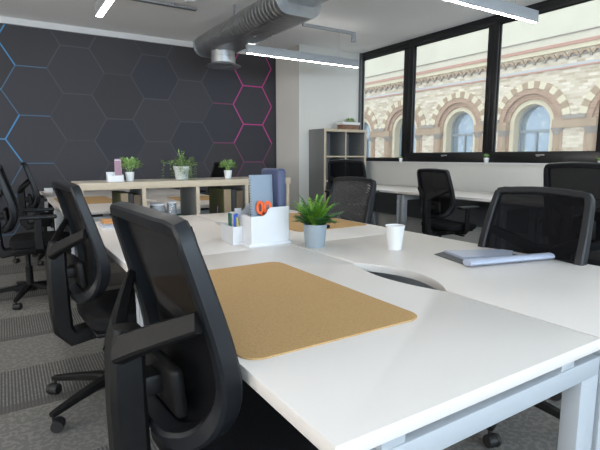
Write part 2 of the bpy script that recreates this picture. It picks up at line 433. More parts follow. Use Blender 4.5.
# window wall: parapet, sill, jamb, lintel strip
struct(mb().span((XW, YR, 0), (XW+.2, 6.2, 1.075)).build('wall_window_side', M['white_wall']))
struct(mb().span((XW-.05, YR, 1.075), (XW+.2, 6.2, 1.095)).build('trim_3', M['trim_white']))
struct(mb().span((XW-.03, 6.155, 1.096), (XW, 6.2, HC)).build('trim_4', M['grey_jamb']))
struct(mb().span((XW, YR, 2.80), (XW+.2, 6.2, HC)).build('trim_5', M['black_frame']))
# glass openings measured along the wall (y): 5.19-6.08, 3.82-4.96, 2.41-3.57, ...
edges = [(6.17, 5.205), (5.015, 3.79), (3.645, 2.45), (2.28, 1.08), (.91, -.29), (-.46, -1.66)]
bounds = [6.2, 5.11, 3.7175, 2.365, .995, -.375, -1.83]
for i, (a, b) in enumerate(edges):
    yo1, yo0 = bounds[i], bounds[i+1]
    t = bpy.data.objects.new('window_%d' % (i+1), None); COL.objects.link(t); t.location = (XW, (yo0+yo1)/2, 1.096); struct(t)
    cy = (yo0+yo1)/2; A, B = b - cy, a - cy; L0, L1 = yo0 - cy, yo1 - cy
    zb = (1.145 if i == 0 else 1.215) - 1.096; zt = 2.735 - 1.096; h = 2.80 - 1.096
    f = mb(); f.span((0, L0, 0), (.05, L1, zb), .003); f.span((0, L0, zt), (.05, L1, h), .003); f.span((0, L0, zb), (.05, A, zt), .003); f.span((0, B, zb), (.05, L1, zt), .003)
    f.build('window_frame', M['black_frame'], t)
    f = mb(); e = .012
    f.span((.03, A, zb), (.05, A+e, zt)); f.span((.03, B-e, zb), (.05, B, zt)); f.span((.03, A+e, zb), (.05, B-e, zb+e)); f.span((.03, A+e, zt-e), (.05, B-e, zt))
    f.build('sash', M['black_frame'], t)
    mb().span((.036, A+e*.5, zb+e*.5), (.042, B-e*.5, zt-e*.5)).build('pane', M['glass'], t)
    if i:
        hd = mb(); hd.box((-.010, (A+B)/2, zb-.035), (.02, .035, .022), .004); hd.box((-.022, (A+B)/2-.03, zb-.028), (.012, .10, .014), .004)
        hd.build('window_handle', M['metal'], t)
struct(mb().span((XW, YR, 1.096), (XW+.2, -1.83, 2.80)).build('wall_window_rear', M['white_wall']))

# ------------------------------------------------------------------ building across the street
BX, SP, ZS = 14.0, 2.75, 2.20
bd = thing('brick_building', 'victorian cream brick building with red arched windows across the street', 'building', (BX, 8.74, -1.2))
def ly(y): return y - 8.74
def lz(z): return z + 1.2
cents = [8.74 + SP*k for k in range(-3, 6)]
rO = 1.06
def arc(cy, r, n=24, a0=0, a1=PI): return [(cy + r*math.cos(a0+(a1-a0)*k/n), ZS + r*math.sin(a0+(a1-a0)*k/n)) for k in range(n+1)]
w = mb()
for c in cents:
    A_ = [(c+SP/2, -1.2), (c+SP/2, ZS)]
    w.span((0, ly(c-SP/2), 0), (.35, ly(c-rO), lz(ZS))); w.span((0, ly(c+rO), 0), (.35, ly(c+SP/2), lz(ZS)))
    ar = arc(c, rO); Lp = [(c+SP/2, ZS)] + ar + [(c-SP/2, ZS)]; Up = [(y, 4.36) for y, z in Lp]
    w.strip([(ly(y), lz(z)) for y, z in Lp], [(ly(y), lz(z)) for y, z in Up], 0, .35)
w.build('brick_wall', M['brick'], bd)
yA, yB = ly(cents[0]-SP/2), ly(cents[-1]+SP/2)
mb().span((.03, yA, lz(4.36)), (.35, yB, lz(8.5))).build('upper_wall', M['render_cream'], bd)
mb().span((-.10, yA, lz(4.33)), (.03, yB, lz(4.42))).build('cornice', M['red_band'], bd)
mb().span((-.06, yA, lz(4.20)), (0, yB, lz(4.33))).build('frieze', M['stone_cream'], bd)
mb().span((-.02, yA, lz(4.66)), (.03, yB, lz(4.685))).build('string_course', M['stone_grey'], bd)
q = mb(); q.span((-.05, yA, lz(3.70)), (0, yB, lz(3.745)), m=M['red_band']); q.span((-.04, yA, lz(3.745)), (0, yB, lz(3.81)), m=M['blue_band']); q.build('string_course', None, bd)
# corbel table of little arches: dark plates paint in the shade of recesses, with pale arches
q = mb(); pz = .33; ncor = int((yB-yA)/pz)
for k in range(ncor):
    c = yA + pz*(k+.5); r0, r1 = .085, .155; zz = lz(4.02)
    n = 8; up = [(c + r1*math.cos(PI*a/n), zz + r1*math.sin(PI*a/n)) for a in range(n+1)]; dn = [(c + r0*math.cos(PI*a/n), zz + r0*math.sin(PI*a/n)) for a in range(n+1)][::-1]
    q.prism(up+dn, 'x', -.07, 0, M['stone_pink'])
    q.prism([(c + r0*math.cos(PI*a/n), zz-.01 + r0*math.sin(PI*a/n)) for a in range(n+1)], 'x', -.01, 0, M['stone_grey'])
    q.span((-.07, c+.135, zz-.07), (0, c+pz-.135, zz+.02), m=M['stone_grey'])
cbl = q.build('corbel_band', None, bd)
for bi, c in enumerate(cents):
    if bi > 7: pass
    q = mb(); nv = 19
    for k in range(nv):
        a0 = PI*k/nv; a1 = PI*(k+1)/nv
        pp = [(c + r*math.cos(a), ZS + r*math.sin(a)) for r, a in ((rO, a0), (1.27, a0), (1.27, a1), (rO, a1))]
        q.prism([(ly(y), lz(z)) for y, z in pp], 'x', -.05, .02, M['stone_cream'] if k % 2 else M['stone_pink'])
    q.build('voussoir_arch', None, bd)
    q = mb()
    for r0, r1, xo in ((.90, 1.065, -.03), (.74, .90, .06)):
        q.strip([(ly(y), lz(z)) for y, z in arc(c, r1)], [(ly(y), lz(z)) for y, z in arc(c, r0)], xo, .33)
        for sg in (-1, 1): q.span((xo, ly(c+sg*r0), 0), (.33, ly(c+sg*r1), lz(ZS)))
    q.build('brick_arch', M['red_brick'], bd)
    q = mb()
    def surround(r1, r0, xa, xb):
        P1 = [(c+r1, -1.2)] + arc(c, r1) + [(c-r1, -1.2)]; P0 = [(c+r0, -1.2)] + arc(c, r0) + [(c-r0, -1.2)]
        q.strip([(ly(y), lz(z)) for y, z in P1], [(ly(y), lz(z)) for y, z in P0], xa, xb)
    surround(.75, .60, .12, .55); q.build('window_surround', M['stone_cream'], bd)
    q = mb()                                                     # frame of the arched sash window
    surround(.62, .54, .42, .5)
    q.span((.42, ly(c-.55), lz(1.93)), (.5, ly(c+.55), lz(2.02))); q.span((.42, ly(c-.03), lz(-1.2)), (.5, ly(c+.03), lz(1.95)))
    fr = q.build('arched_window', M['sash'], bd)
    q = mb(); P1 = [(c+.58, ZS)] + arc(c, .58) + [(c-.58, ZS)]
    q.strip([(ly(y), lz(z)) for y, z in P1], [(ly(y), lz(-1.2)) for y, z in P1], .47, .48); q.build('pane', M['old_glass'], fr)
    # pier between this bay and the next: impost, capitals, two shafts, cream middle
    py = c + SP/2; q = mb()
    q.span((-.10, ly(py-.33), lz(2.27)), (0, ly(py+.33), lz(2.38)), m=M['stone_grey']); q.span((-.07, ly(py-.62), lz(2.02)), (.2, ly(py+.62), lz(2.27)), m=M['stone_pink'])
    q.build('impost', None, bd)
    for sgn in (-1, 1):
        y = ly(py + sgn*.47)
        cq = mb(); cq.cyl((.04, y, lz(1.82)), (.04, y, lz(2.02)), .12, .21, 16); cq.build('capital', M['stone_grey'], bd)
        cq = mb(); cq.cyl((.04, y, lz(-1.2)), (.04, y, lz(1.82)), .13, .12, 16); cq.build('shaft', M['stone_pink'], bd)
struct(mb().span((5.4, -14, -1.35), (14.5, 26, -1.2)).build('ground', M['stone_grey']))

# ------------------------------------------------------------------ desks
DT, TH = .73, .030
scal = [(0.0, .0)]
def scallop_pts(y0, y1, x, side, depth, n=14):
    """points from y0 to y1 bulging away from the seam"""
    return [(x + side*depth*math.sin(PI*k/n)**.8, y0+(y1-y0)*k/n) for k in range(n+1)]
def desk(label, x0, x1, y0, y1, seam_right, group, legs=('front', 'back'), scal_c=None):
    t = thing('desk', label, 'desk', ((x0+x1)/2, (y0+y1)/2, 0), 0, group)
    cx, cy = (x0+x1)/2, (y0+y1)/2; hx, hy = (x1-x0)/2, (y1-y0)/2
    sc = .24
    yc = 0 if scal_c is None else scal_c - cy
    if seam_right:   # notch on the +x side
        poly = [(-hx, -hy), (hx, -hy)] + scallop_pts(yc-sc, yc+sc, hx, -1, .052) + [(hx, hy), (-hx, hy)]
    else:
        poly = [(-hx, -hy), (hx, -hy), (hx, hy), (-hx, hy)] + scallop_pts(yc+sc, yc-sc, -hx, 1, .10)
    tb = mb(M['desk_top']); tb.prism(poly, 'z', DT-TH, DT, M['desk_top'], .0015)
    tb.build('tabletop', None, t)
    def hoop(y):
        f = mb(); xl, xr = -hx+.045, hx-.055
        f.span((xl, y, .628), (xr+.08, y+.045, .676), .003)
        for xx in (xl+.06, xr-.09): f.span((xx, y+.004, .675), (xx+.055, y+.04, DT-TH), .001)
        f.build('frame_beam', M['desk_metal'], t)
        for xx in (xl, xr):
            lg = mb(); lg.span((xx, y, .012), (xx+.08, y+.045, .63), .003); lgo = lg.build('leg', M['desk_metal'], t)
            mb().cyl((xx+.04, y+.022, 0), (xx+.04, y+.022, .014), .02, m=None, seg=12).build('foot', M['rubber'], lgo)
    hoop(-hy+.008); hoop(hy-.053)
    f = mb()
    for xx in (-hx+.16, hx-.2): f.span((xx, -hy+.05, .64), (xx+.04, hy-.05, .68), .002)
    f.build('side_rail', M['desk_metal'], t)
    f = mb(); f.span((-hx*.1 if not seam_right else hx-.16, -hy+.2, .56), (hx*.1 if not seam_right else hx-.05, hy-.2, .575)); f.span((hx-.16 if seam_right else -hx*.1, -hy+.2, .56), ((hx-.15) if seam_right else -hx*.1+.01, hy-.2, .64))
    f.build('cable_tray', M['desk_metal'], t)
    return t
g1 = 'white bench desks in the near island'
YJ = [.52, 1.955, 1.961, 3.40]
desk('large white desk nearest the camera, holding the big cork mat and desk organiser', .392, 1.190, .52, 1.957, True, g1, scal_c=1.235)
desk('white desk behind the nearest one, left side of the island, with books on it', .392, 1.190, 1.963, 3.40, True, g1, scal_c=2.72)
desk('near white desk on the right, carrying the paper cup and folder of papers', 1.196, 1.994, .52, 1.957, False, g1, scal_c=1.235)
desk('white desk behind the green fern, right side of the island, under the second cork mat', 1.196, 1.994, 1.963, 3.40, False, g1, scal_c=2.72)
g2 = 'white bench desks behind the cube shelf'
desk('white desk just behind the low cube shelf, left side, with cork mat', .37, 1.168, 4.08, 5.47, True, g2)
desk('white desk at the hexagon wall, far left of the back island', .37, 1.168, 5.476, 6.86, True, g2)
desk('white desk behind the cube shelf, right side, seen through its open cubes', 1.174, 1.97, 4.08, 5.47, False, g2)
desk('white desk at the hexagon wall, far right of the back island', 1.174, 1.97, 5.476, 6.86, False, g2)
# bench along the windows
def bench(label, y0, y1):
    t = thing('window_bench_desk', label, 'desk', (4.66, (y0+y1)/2, 0), 0, 'white bench desks under the windows'); hy = (y1-y0)/2
    mb().span((-.42, -hy, DT-TH), (.42, hy, DT), .002).build('tabletop', M['desk_top'], t)
    for y in (-hy+.02, hy-.06):
        for x in (-.38, .32):
            lg = mb(); lg.span((x, y, 0), (x+.06, y+.045, .62), .003); lg.build('leg', M['desk_metal'], t)
        mb().span((-.38, y, .62), (.38, y+.045, .68), .003).build('frame_beam', M['desk_metal'], t)
    mb().span((.30, -hy+.08, .30), (.315, hy-.08, .68)).build('under_bench_shade', M['grey_jamb'], t)  # dark sheet standing in for the shade under the bench
bench('white bench desk under the windows, far end beside the tall cube shelf', 4.36, 5.72)
bench('white bench desk under the windows behind the armchair with curved back brace', 2.95, 4.35)
bench('white bench desk under the windows, nearest part at the right edge', 1.54, 2.94)

# ------------------------------------------------------------------ cork mats
def rrect(hx, hy, r, n=6):
    pts = []
    for cx, cy, a in ((hx-r, hy-r, 0), (-hx+r, hy-r, PI/2), (-hx+r, -hy+r, PI), (hx-r, -hy+r, 1.5*PI)):
        for k in range(n+1): pts.append((cx + r*math.cos(a + PI/2*k/n), cy + r*math.sin(a + PI/2*k/n)))
    return pts
def corkmat(label, x0, x1, y0, y1, rz=0):
    b = mb(); b.prism(rrect((x1-x0)/2, (y1-y0)/2, .045), 'z', 0, .004, None, .001)
    o = b.build('cork_desk_mat', M['cork']); o.location = ((x0+x1)/2, (y0+y1)/2, DT+.0004); o.rotation_euler = (0, 0, rz)
    return tag(o, label, 'desk mat', 'cork desk mats')
corkmat('large rectangular cork mat with rounded corners on the nearest white desk', .404, .938, .850, 1.662, 0)
corkmat('cork mat behind the green fern in the grey pot, before a mesh chair', 1.43, 1.965, 2.27, 3.06, 0)
corkmat('cork mat on the back desk seen past the left end of the low cube shelf', .42, .93, 4.72, 5.55)
corkmat('cork mat on the back desk glimpsed through the right open cube of the low shelf', 1.46, 1.93, 4.50, 5.02)

# ------------------------------------------------------------------ office chairs
def back_profile(z):      # x of the back surface and half width, from height above the floor
    K = [(.555, -.135, .110), (.58, -.118, .165), (.61, -.105, .196), (.65, -.096, .216), (.70, -.095, .226), (.77, -.106, .230), (.86, -.130, .227), (.95, -.154, .220), (1.02, -.173, .213)]
    if z <= K[0][0]: return K[0][1:]
    for (z0, x0, w0), (z1, x1, w1) in zip(K, K[1:]):
        if z <= z1:
            k = (z-z0)/(z1-z0); return x0+(x1-x0)*k, w0+(w1-w0)*k
    return K[-1][1:]
def bow(y): return .035 * (y/.24)**2      # sides come forward
def loop_pts():
    pts = []
    zs = [1.022, 1.00, .95, .88, .81, .75, .70, .655, .62, .59, .568]
    right = [(back_profile(z)[1], z) for z in zs]; right[0] = (.203, 1.036)
    top = [(y, 1.036 + .012*(1-(y/.2)**2)) for y in (-.15, -.08, 0, .08, .15)]
    bot = [(y, .552) for y in (.085, .045, 0, -.045, -.085)]
    left = [(-y, z) for y, z in right[::-1]]
    P = top + right + bot + left
    return P
def make_chair(label, arms=False, mesh='mesh', lift=0.0, turn=0):
    """local frame: origin on the floor under the gas column, facing +x"""
    t = thing('office_chair', label, 'office chair', (0, 0, 0), 0)
    P = loop_pts(); pts = []; nr = []; hw = []; hd = []
    for y, z in P:
        x, _ = back_profile(min(z, 1.02))
        x += bow(y); pts.append((x, y, z + lift)); nr.append((1, 0, .27))
        k = max(0.0, min(1.0, (1.03-z)/.45)); hw.append(.0155 + .007*k); hd.append(.018 + .008*k)
    def smooth_loop(L):
        n = len(L); out = []
        for i_ in range(n):
            p0, p1, p2, p3 = [Vector(L[(i_+d_) % n]) for d_ in (-1, 0, 1, 2)]
            for u in (0, .5):
                out.append(tuple(.5*((2*p1) + (p2-p0)*u + (2*p0-5*p1+4*p2-p3)*u*u + (3*p1-p0-3*p2+p3)*u**3)))
        return out
    pts = smooth_loop(pts); nr = [(1, 0, .27)]*len(pts)
    hw = [v for a_, b_ in zip(hw, hw[1:]+hw[:1]) for v in (a_, (a_+b_)/2)]; hd = [v for a_, b_ in zip(hd, hd[1:]+hd[:1]) for v in (a_, (a_+b_)/2)]
    mbk = mb(); mbk.sweep(pts, nr, hw, hd, True, None, 5, .3)
    mbk.build('backrest_frame', M['plastic_rail'], t)
    # mesh panel
    q = mb(); n = 14; rows = []
    zs = [.556 + (1.04-.556)*k/18 for k in range(19)]
    for z in zs:
        x, wd = back_profile(min(z, 1.02)); row = []
        if z > 1.02: wd = .207
        wd += .012
        for k in range(n+1):
            y = -wd + 2*wd*k/n; row.append(q.bm.verts.new((x + bow(y) + .014 + .008*max(0, (1.02-z)/.46), y, z+lift)))
        rows.append(row)
    for a, b in zip(rows, rows[1:]):
        for k in range(n):
            f = q.bm.faces.new((a[k], a[k+1], b[k+1], b[k])); f.smooth = True
    q.build('mesh_panel', M[mesh], t)
    # lumbar pad
    b = mb(); b.box((-.122, 0, .655+lift), (.030, .22, .12), .013, rot=(0, -.1, 0), seg=3); b.box((-.15, 0, .655+lift), (.05, .07, .05), .01); b.build('lumbar_pad', M['plastic'], t)
    # yoke: two arms rising to the side rails, spine, elbow under the seat
    q = mb()
    for s in (-1, 1):
        a = []; 
        for k in range(7):
            u = k/6; y = s*(.02 + .200*u); x = -.222 + .098*u**1.1 ; z = .752 + .100*u**.95
            a.append((x, y, z+lift))
        q.sweep(a, [(1, 0, -.3)]*7, [.030 - .009*k/6 for k in range(7)], [.018 - .007*k/6 for k in range(7)], False, None, 5, .3)
    q.build('yoke', M['plastic'], t)
    q = mb(); sp = [(-.200, 0, .795), (-.206, 0, .74), (-.208, 0, .62), (-.206, 0, .50), (-.200, 0, .40), (-.165, 0, .355), (-.10, 0, .365), (-.02, 0, .375)]
    q.sweep([(x, y, z+lift) for x, y, z in sp], [(0, 1, 0)]*8, [.030, .038, .040, .040, .040, .036, .030, .028], [.026, .034, .034, .036, .042, .05, .055, .06], False, None, 5, .3)
    q.build('spine', M['plastic'], t)
    # seat: pan and cushion
    q = mb(); n = 20; out = []
    def seat_outline(hx, hy, k=.28):
        o = []
        for i in range(40):
            th = 2*PI*i/40; c, s_ = math.cos(th), math.sin(th); e = .42
            o.append((.12 + math.copysign(abs(c)**e, c)*hx, math.copysign(abs(s_)**e, s_)*hy))
        return o
    rings = []
    for hx, hy, z in ((.10, .10, .475), (.19, .20, .474), (.225, .228, .468), (.238, .24, .452), (.236, .238, .425), (.22, .222, .408), (.1, .1, .405)):
        ring = []
        for x, y in seat_outline(hx, hy):
            zz = z - (.03*max(0, (x-.2)/.16)**2 if z > .43 else 0) + .012*(abs(y)/.24)**2 * (z > .43)
            ring.append(q.bm.verts.new((x, y, zz+lift)))
        rings.append(ring)
    for a, b in zip(rings, rings[1:]):
        for k in range(40):
            f = q.bm.faces.new((a[k], a[(k+1) % 40], b[(k+1) % 40], b[k])); f.smooth = True
    q.bm.faces.new(rings[0]); q.bm.faces.new(rings[-1][::-1])
    q.build('seat', M['fabric_black'], t)
    q = mb(); q.box((.10, 0, .395+lift), (.40, .38, .022), .01); q.box((0.02, 0, .37+lift), (.22, .15, .05), .012); q.cyl((.05, -.07, .37+lift), (.05, -.25, .365+lift), .007); q.box((.05, -.26, .365+lift), (.03, .06, .012), .004)
    q.build('seat_mechanism', M['plastic'], t)
    q = mb(); q.cyl((0, 0, .10), (0, 0, .25+lift*.6), .028); q.cyl((0, 0, .24+lift*.6), (0, 0, .36+lift), .018); q.build('gas_column', M['plastic'], t)
    q = mb(); q.cyl((0, 0, .075), (0, 0, .135), .052, .040, 20); base = q.build('base_hub', M['plastic'], t)
    for k in range(5):
        th = 2*PI*k/5 + PI/5 + R0(turn); c, s_ = math.cos(th), math.sin(th)
        q = mb(); R = .315
        q.sweep([(c*r, s_*r, z) for r, z in ((.03, .112), (.10, .108), (.20, .096), (.30, .080), (.325, .076))], [(0, 0, 1)]*5, [.026, .024, .020, .016, .013], [.020, .018, .015, .012, .010], False, None, 6, .5)
        q.build('leg', M['plastic'], t)
        cx, cy = c*R, s_*R; a = th + .9 + k*.7; ax = Vector((-math.sin(a), math.cos(a), 0)); fw = Vector((math.cos(a), math.sin(a), 0)); cc = Vector((cx, cy, .028)) + fw*.016
        q = mb(); q.cyl((cx, cy, .04), (cx, cy, .075), .007, seg=10)
        q.cyl(cc - ax*.010, cc + ax*.010, .026, seg=18)
        for sg in (-1, 1): q.cyl(cc + ax*sg*.011, cc + ax*sg*.026, .0275, .025, seg=20)
        q.build('castor', M['rubber'], t)
    if arms:
        for s in (-1, 1):
            q = mb(); y = s*.285
            q.sweep([(.08, s*.16, .385+lift), (.09, s*.25, .385+lift), (.09, y, .42+lift), (.09, y, .54+lift), (.095, y, .65+lift)], [(1, 0, 0)]*5, .014, [.035, .035, .032, .026, .024], False, None, 5, .5)
            ar = q.build('armrest', M['plastic'], t)
            q = mb(); q.box((.10, y, .662+lift), (.25, .085, .026), .011, seg=3); q.build('arm_pad', M['plastic_rail'], ar)
    return t
R_ = math.radians
def put(ch, x, y, deg): ch.location = (x, y, 0); ch.rotation_euler = (0, 0, R_(deg)); return ch
A = put(make_chair('black mesh office chair nearest the camera, beside the big cork mat', lift=-.004), .403, 1.06, 4)
B = put(make_chair('black mesh office chair between the nearest chair and the left edge, castors on the carpet', turn=26), .372, 2.285, 4)
Rr = put(make_chair('black mesh chair across the desk, directly behind the folder of papers', lift=-.035, turn=-14), 1.885, 1.19, 180)
F = put(make_chair('grey open-weave mesh chair behind the fern, before the tall cube shelf', mesh='mesh_open', lift=-.04), 1.95, 2.60, 180)
G = put(make_chair('black chair with armrests at the left edge, in front of the hexagon wall', arms=True, lift=.045), .115, 4.36, -3)
H = dup(G, (.35, 5.95, 0), R_(0), 'black office chair farthest left at the back, its thin tilted backrest against the dark wall')
Cc = put(make_chair('black armchair with a curved back brace at the window bench, behind the paper cup', arms=True, lift=-.02), 3.99, 3.44, -4)
D = put(make_chair('black high-backed chair at the right edge, in front of the windows', arms=True, lift=.07), 3.12, 1.50, -3)
E_ = dup(D, (3.64, 4.60, 0), R_(33), 'black chair before the tall cube shelf, only its back top and one armrest showing')
I = dup(G, (2.27, 5.75, 0), R_(180), 'black chair behind the low cube shelf, rounded top beside the right small plant')

# ------------------------------------------------------------------ low cube shelf (credenza)
CY0, CY1, CX0, CX1, CZ = 3.50, 3.90, .425, 2.115, .985
cs = thing('cube_shelf', 'low pale oak cube shelf unit with plants on top behind the near desks', 'shelf unit', ((CX0+CX1)/2, (CY0+CY1)/2, 0))
ox, oy = (CX0+CX1)/2, (CY0+CY1)/2; hx, hy = (CX1-CX0)/2, .2
q = mb(); q.span((-hx, -hy, .935), (hx, hy, CZ-.001), .001, M['oak']); q.span((-hx+.0005, -hy+.003, CZ-.001), (hx-.0005, hy, CZ), 0, M['oak_top']); q.build('top_board', None, cs)
divs = [.425, .858, 1.268, 1.690, 2.085]
for dx in divs:
    q = mb(); a = dx-ox-(.0 if dx == .425 else .012); q.span((a, -hy, .05), (a+.028, -hy+.004, .935), m=M['oak']); q.span((a, -hy+.004, .05), (a+.028, hy, .935), m=M['shelf_grey']); q.build('divider', None, cs)
for z in (.05, .50): 
    q = mb(); q.span((-hx+.028, -hy+.001, z), (hx-.028, hy-.001, z+.028), .001, M['oak']); q.build('shelf_board', None, cs)
mb().span((-hx+.01, -hy+.02, 0), (hx-.01, hy-.02, .05)).build('plinth', M['shelf_grey'], cs)
SH = .528
def slab(name, label, cat, group, x0, x1, y0, y1, z0, h, m, bev=.003):
    o = mb().span((-(x1-x0)/2, -(y1-y0)/2, 0), ((x1-x0)/2, (y1-y0)/2, h), bev).build(name, m); o.location = ((x0+x1)/2, (y0+y1)/2, z0)
    return tag(o, label, cat, group)
gf = 'box files in the low cube shelf'
def file_(label, x0, x1, m, spine, h=.375):
    b = mb(); b.span((-(x1-x0)/2, -.165, 0), ((x1-x0)/2, .165, h), 0, M[m]); b.span((-(x1-x0)/2+.001, -.167, .001), ((x1-x0)/2-.001, -.165, h-.001), 0, M[spine])
    o = b.build('box_file', None); o.location = ((x0+x1)/2, 3.695, SH+.0005); tag(o, label, 'file', gf)
file_('olive box file with tan spine in the leftmost cube of the low shelf', .700, .752, 'folder_green', 'folder_tan')
file_('black box file in the leftmost cube, between tan and brown spines', .756, .788, 'folder_black', 'folder_black', .37)
file_('brown box file against the right side of the leftmost cube', .792, .842, 'folder_brown', 'folder_brown', .36)
file_('olive box file with tan spine under the right small plant of the low shelf', 1.500, 1.562, 'folder_green', 'folder_tan')
file_('black box file under the right small plant of the low shelf', 1.566, 1.605, 'folder_black', 'folder_black', .37)
file_('brown box file under the right small plant, against the cube side', 1.609, 1.672, 'folder_brown', 'folder_brown', .36)
def jar(label, x, y, r, h):
    t = thing('glass_jar', label, 'jar', (x, y, SH), 0, 'clear jars in the middle open cube')
    mb().lathe([(r, 0), (r, h-.01), (r*.94, h), (r*.94-.004, h), (r-.006, h-.012), (r-.006, .006), (0, .006)]).build('body', M['clear'], t)
    mb().lathe([(r*.9, h*.0+.0065), (r*.9, h*.45), (0, h*.46)]).build('contents', M['paper'], t)
    mb().lathe([(r*.98, h), (r*1.0, h+.012), (r*.8, h+.016), (0, h+.017)]).build('lid', M['white_plastic'], t)
jar('wide clear jar in the middle open cube of the low shelf, left one', .985, 3.62, .055, .27)
jar('narrow clear jar in the middle open cube, right of the wide jar', 1.09, 3.60, .035, .28)
b = mb(); b.box((0, 0, .09), (.09, .12, .18), .008, M['pen_green']); o = b.build('storage_tin', None); o.location = (1.16, 3.66, SH); tag(o, 'dark green tin in the middle open cube beside the jars', 'tin')
b = mb(); b.lathe([(.014, 0), (.016, .10), (.010, .13), (.004, .15), (.004, .24), (0, .245)]); o = b.build('bottle', M['purple']); o.location = (1.44, 3.53, SH); tag(o, 'small purple bottle in the right filled cube beside the olive file', 'bottle')

# ------------------------------------------------------------------ plants
def leafquad(q, base, d, L, wd, m, droop=.0, up=Vector((0, 0, 1))):
    d = d.normalized(); side = d.cross(up); side = side.normalized() if side.length > .01 else Vector((1, 0, 0))
    nn = side.cross(d)
    p1 = base + d*L*.5 - up*droop*L*.3; p2 = base + d*L - up*droop*L
    q.quad([base, p1 + side*wd*.5 + nn*wd*.12, p2, p1 - side*wd*.5 + nn*wd*.12], m, False)
def potted(label, x, y, z, prof, potm, kind, scale=1.0, group=None, name='potted_plant', seed=1, fm=None):
    rnd = random.Random(seed)
    t = thing(name, label, 'plant', (x, y, z), 0, group)
    mb().lathe(prof).build('pot', potm, t)
    H_ = max(p[1] for p in prof); rt = prof[-2][0] if len(prof) > 2 else prof[-1][0]
    rr = max(p[0] for p in prof)*.86
    mb().lathe([(rr, H_-.018), (0, H_-.012)]).build('soil', M['soil'], t)
    q = mb()
    if kind == 'fern':
        q.mats = [M['fern'], M['fern_light']]
        for i in range(64):
            a = rnd.uniform(0, 2*PI); tilt = rnd.uniform(.08, 1.02); L = rnd.uniform(.085, .145)*scale*(1.0 + .15*(tilt < .5)); mm = M['fern_light'] if tilt < .55 and rnd.random() < .75 else M['fern']
            p = Vector((math.cos(a)*.014, math.sin(a)*.014, H_-.012)); d = Vector((math.cos(a)*math.sin(tilt), math.sin(a)*math.sin(tilt), math.cos(tilt)))
            n = 15
            for k in range(n):
                d = (d + Vector((math.cos(a), math.sin(a), -.8))*.022*(1+tilt)).normalized(); p2 = p + d*L/n
                sd = d.cross(Vector((0, 0, 1))).normalized(); wv = .0012
                q.quad([p - sd*wv, p + sd*wv, p2 + sd*wv, p2 - sd*wv], mm)
                if k > 1:
                    ll = .030*scale*math.sin(PI*(k/n)**.75)*.95 + .006
                    for s in (-1, 1):
                        leafquad(q, p2, sd*s + d*.7 + Vector((0, 0, rnd.uniform(-.1, .35))), ll, .0105, mm, .15)
                p = p2
            leafquad(q, p, d, .02, .008, mm)
    elif kind == 'bush':
        for i in range(int(260)):
            th = rnd.uniform(0, 2*PI); u = rnd.uniform(-.25, 1); r = rnd.uniform(.35, 1)**.5
            c = Vector((math.cos(th)*math.sqrt(max(0, 1-u*u*.9))*r*.075, math.sin(th)*math.sqrt(max(0, 1-u*u*.9))*r*.075, H_ + .035 + u*r*.055))*1.0
            c = Vector((c.x*scale, c.y*scale, H_ + (c.z-H_)*scale))
            d = Vector((c.x, c.y, (c.z-H_)*.9)) + Vector((rnd.uniform(-.03, .03), rnd.uniform(-.03, .03), rnd.uniform(-.02, .04)))
            leafquad(q, c, d, rnd.uniform(.018, .03)*scale, rnd.uniform(.012, .02)*scale, fm or M['leaf'], .2)
        for i in range(14):
            a = rnd.uniform(0, 2*PI); q.cyl((0, 0, H_-.015), (math.cos(a)*.04*scale, math.sin(a)*.04*scale, H_+.05*scale), .0015, seg=5, m=fm or M['leaf'])
    elif kind == 'trail':
        mm = M['leaf_dark']
        for i in range(34):
            a = rnd.uniform(0, 2*PI); out = rnd.uniform(.04, .125)*scale; rise = rnd.uniform(.01, .06)*scale; L = rnd.uniform(.1, .26)*scale
            fall = rnd.uniform(.06, .20) if rnd.random() < .7 else -.02
            prev = None; n = 14
            for k in range(n+1):
                u = k/n; r = out*math.sin(min(1, u*1.6)*PI/2); z_ = H_ - .01 + rise*math.sin(min(1, u*2)*PI/2) - fall*max(0, u-.35)*1.5
                z_ = max(z_, .004)
                p = Vector((math.cos(a)*r, math.sin(a)*r, z_)); 
                if prev is not None:
                    sd = Vector((-math.sin(a), math.cos(a), 0)); q.quad([prev - sd*.001, prev + sd*.001, p + sd*.001, p - sd*.001], mm)
                    for s in (-1, 1): leafquad(q, p, sd*s + Vector((math.cos(a)*.4, math.sin(a)*.4, rnd.uniform(-.3, .5))), .022*scale, .010*scale, M['leaf'] if rnd.random() < .5 else mm, .2)
                prev = p
        for i in range(9):
            a = rnd.uniform(0, 2*PI); tp = Vector((math.cos(a)*.02, math.sin(a)*.02, H_ + rnd.uniform(.06, .12)*scale)); b0 = Vector((0, 0, H_-.01))
            for k in range(8):
                p = b0.lerp(tp, (k+1)/8); leafquad(q, p, Vector((rnd.uniform(-1, 1), rnd.uniform(-1, 1), .6)), .022, .010, M['leaf'], .1)
    elif kind == 'sprig':
        for i in range(12):
            a = rnd.uniform(0, 2*PI); d = Vector((math.cos(a)*.6, math.sin(a)*.6, rnd.uniform(.3, 1)))
            leafquad(q, Vector((0, 0, H_-.01)), d, rnd.uniform(.03, .07)*scale, .018*scale, fm or M['leaf_lime'], .25)
    q.build('foliage', M['fern'], t, keepn=True)
    return t
def pot(r0, r1, h, rim=.0):
    if rim: return [(r0, 0), (r1*.93, h*.72), (r1*1.02, h*.74), (r1*1.05, h), (r1*.92, h), (r1*.90, h-.02), (0, h-.022)]
    return [(r0, 0), (r1, h*.97), (r1*.98, h), (r1*.90, h), (r1*.89, h-.022), (0, h-.024)]
potted('bright green fern in a grey pot standing on the near desks by the organiser', 1.262, 1.86, DT, pot(.048, .058, .112), M['grey_pot'], 'fern', 1.0, seed=4)
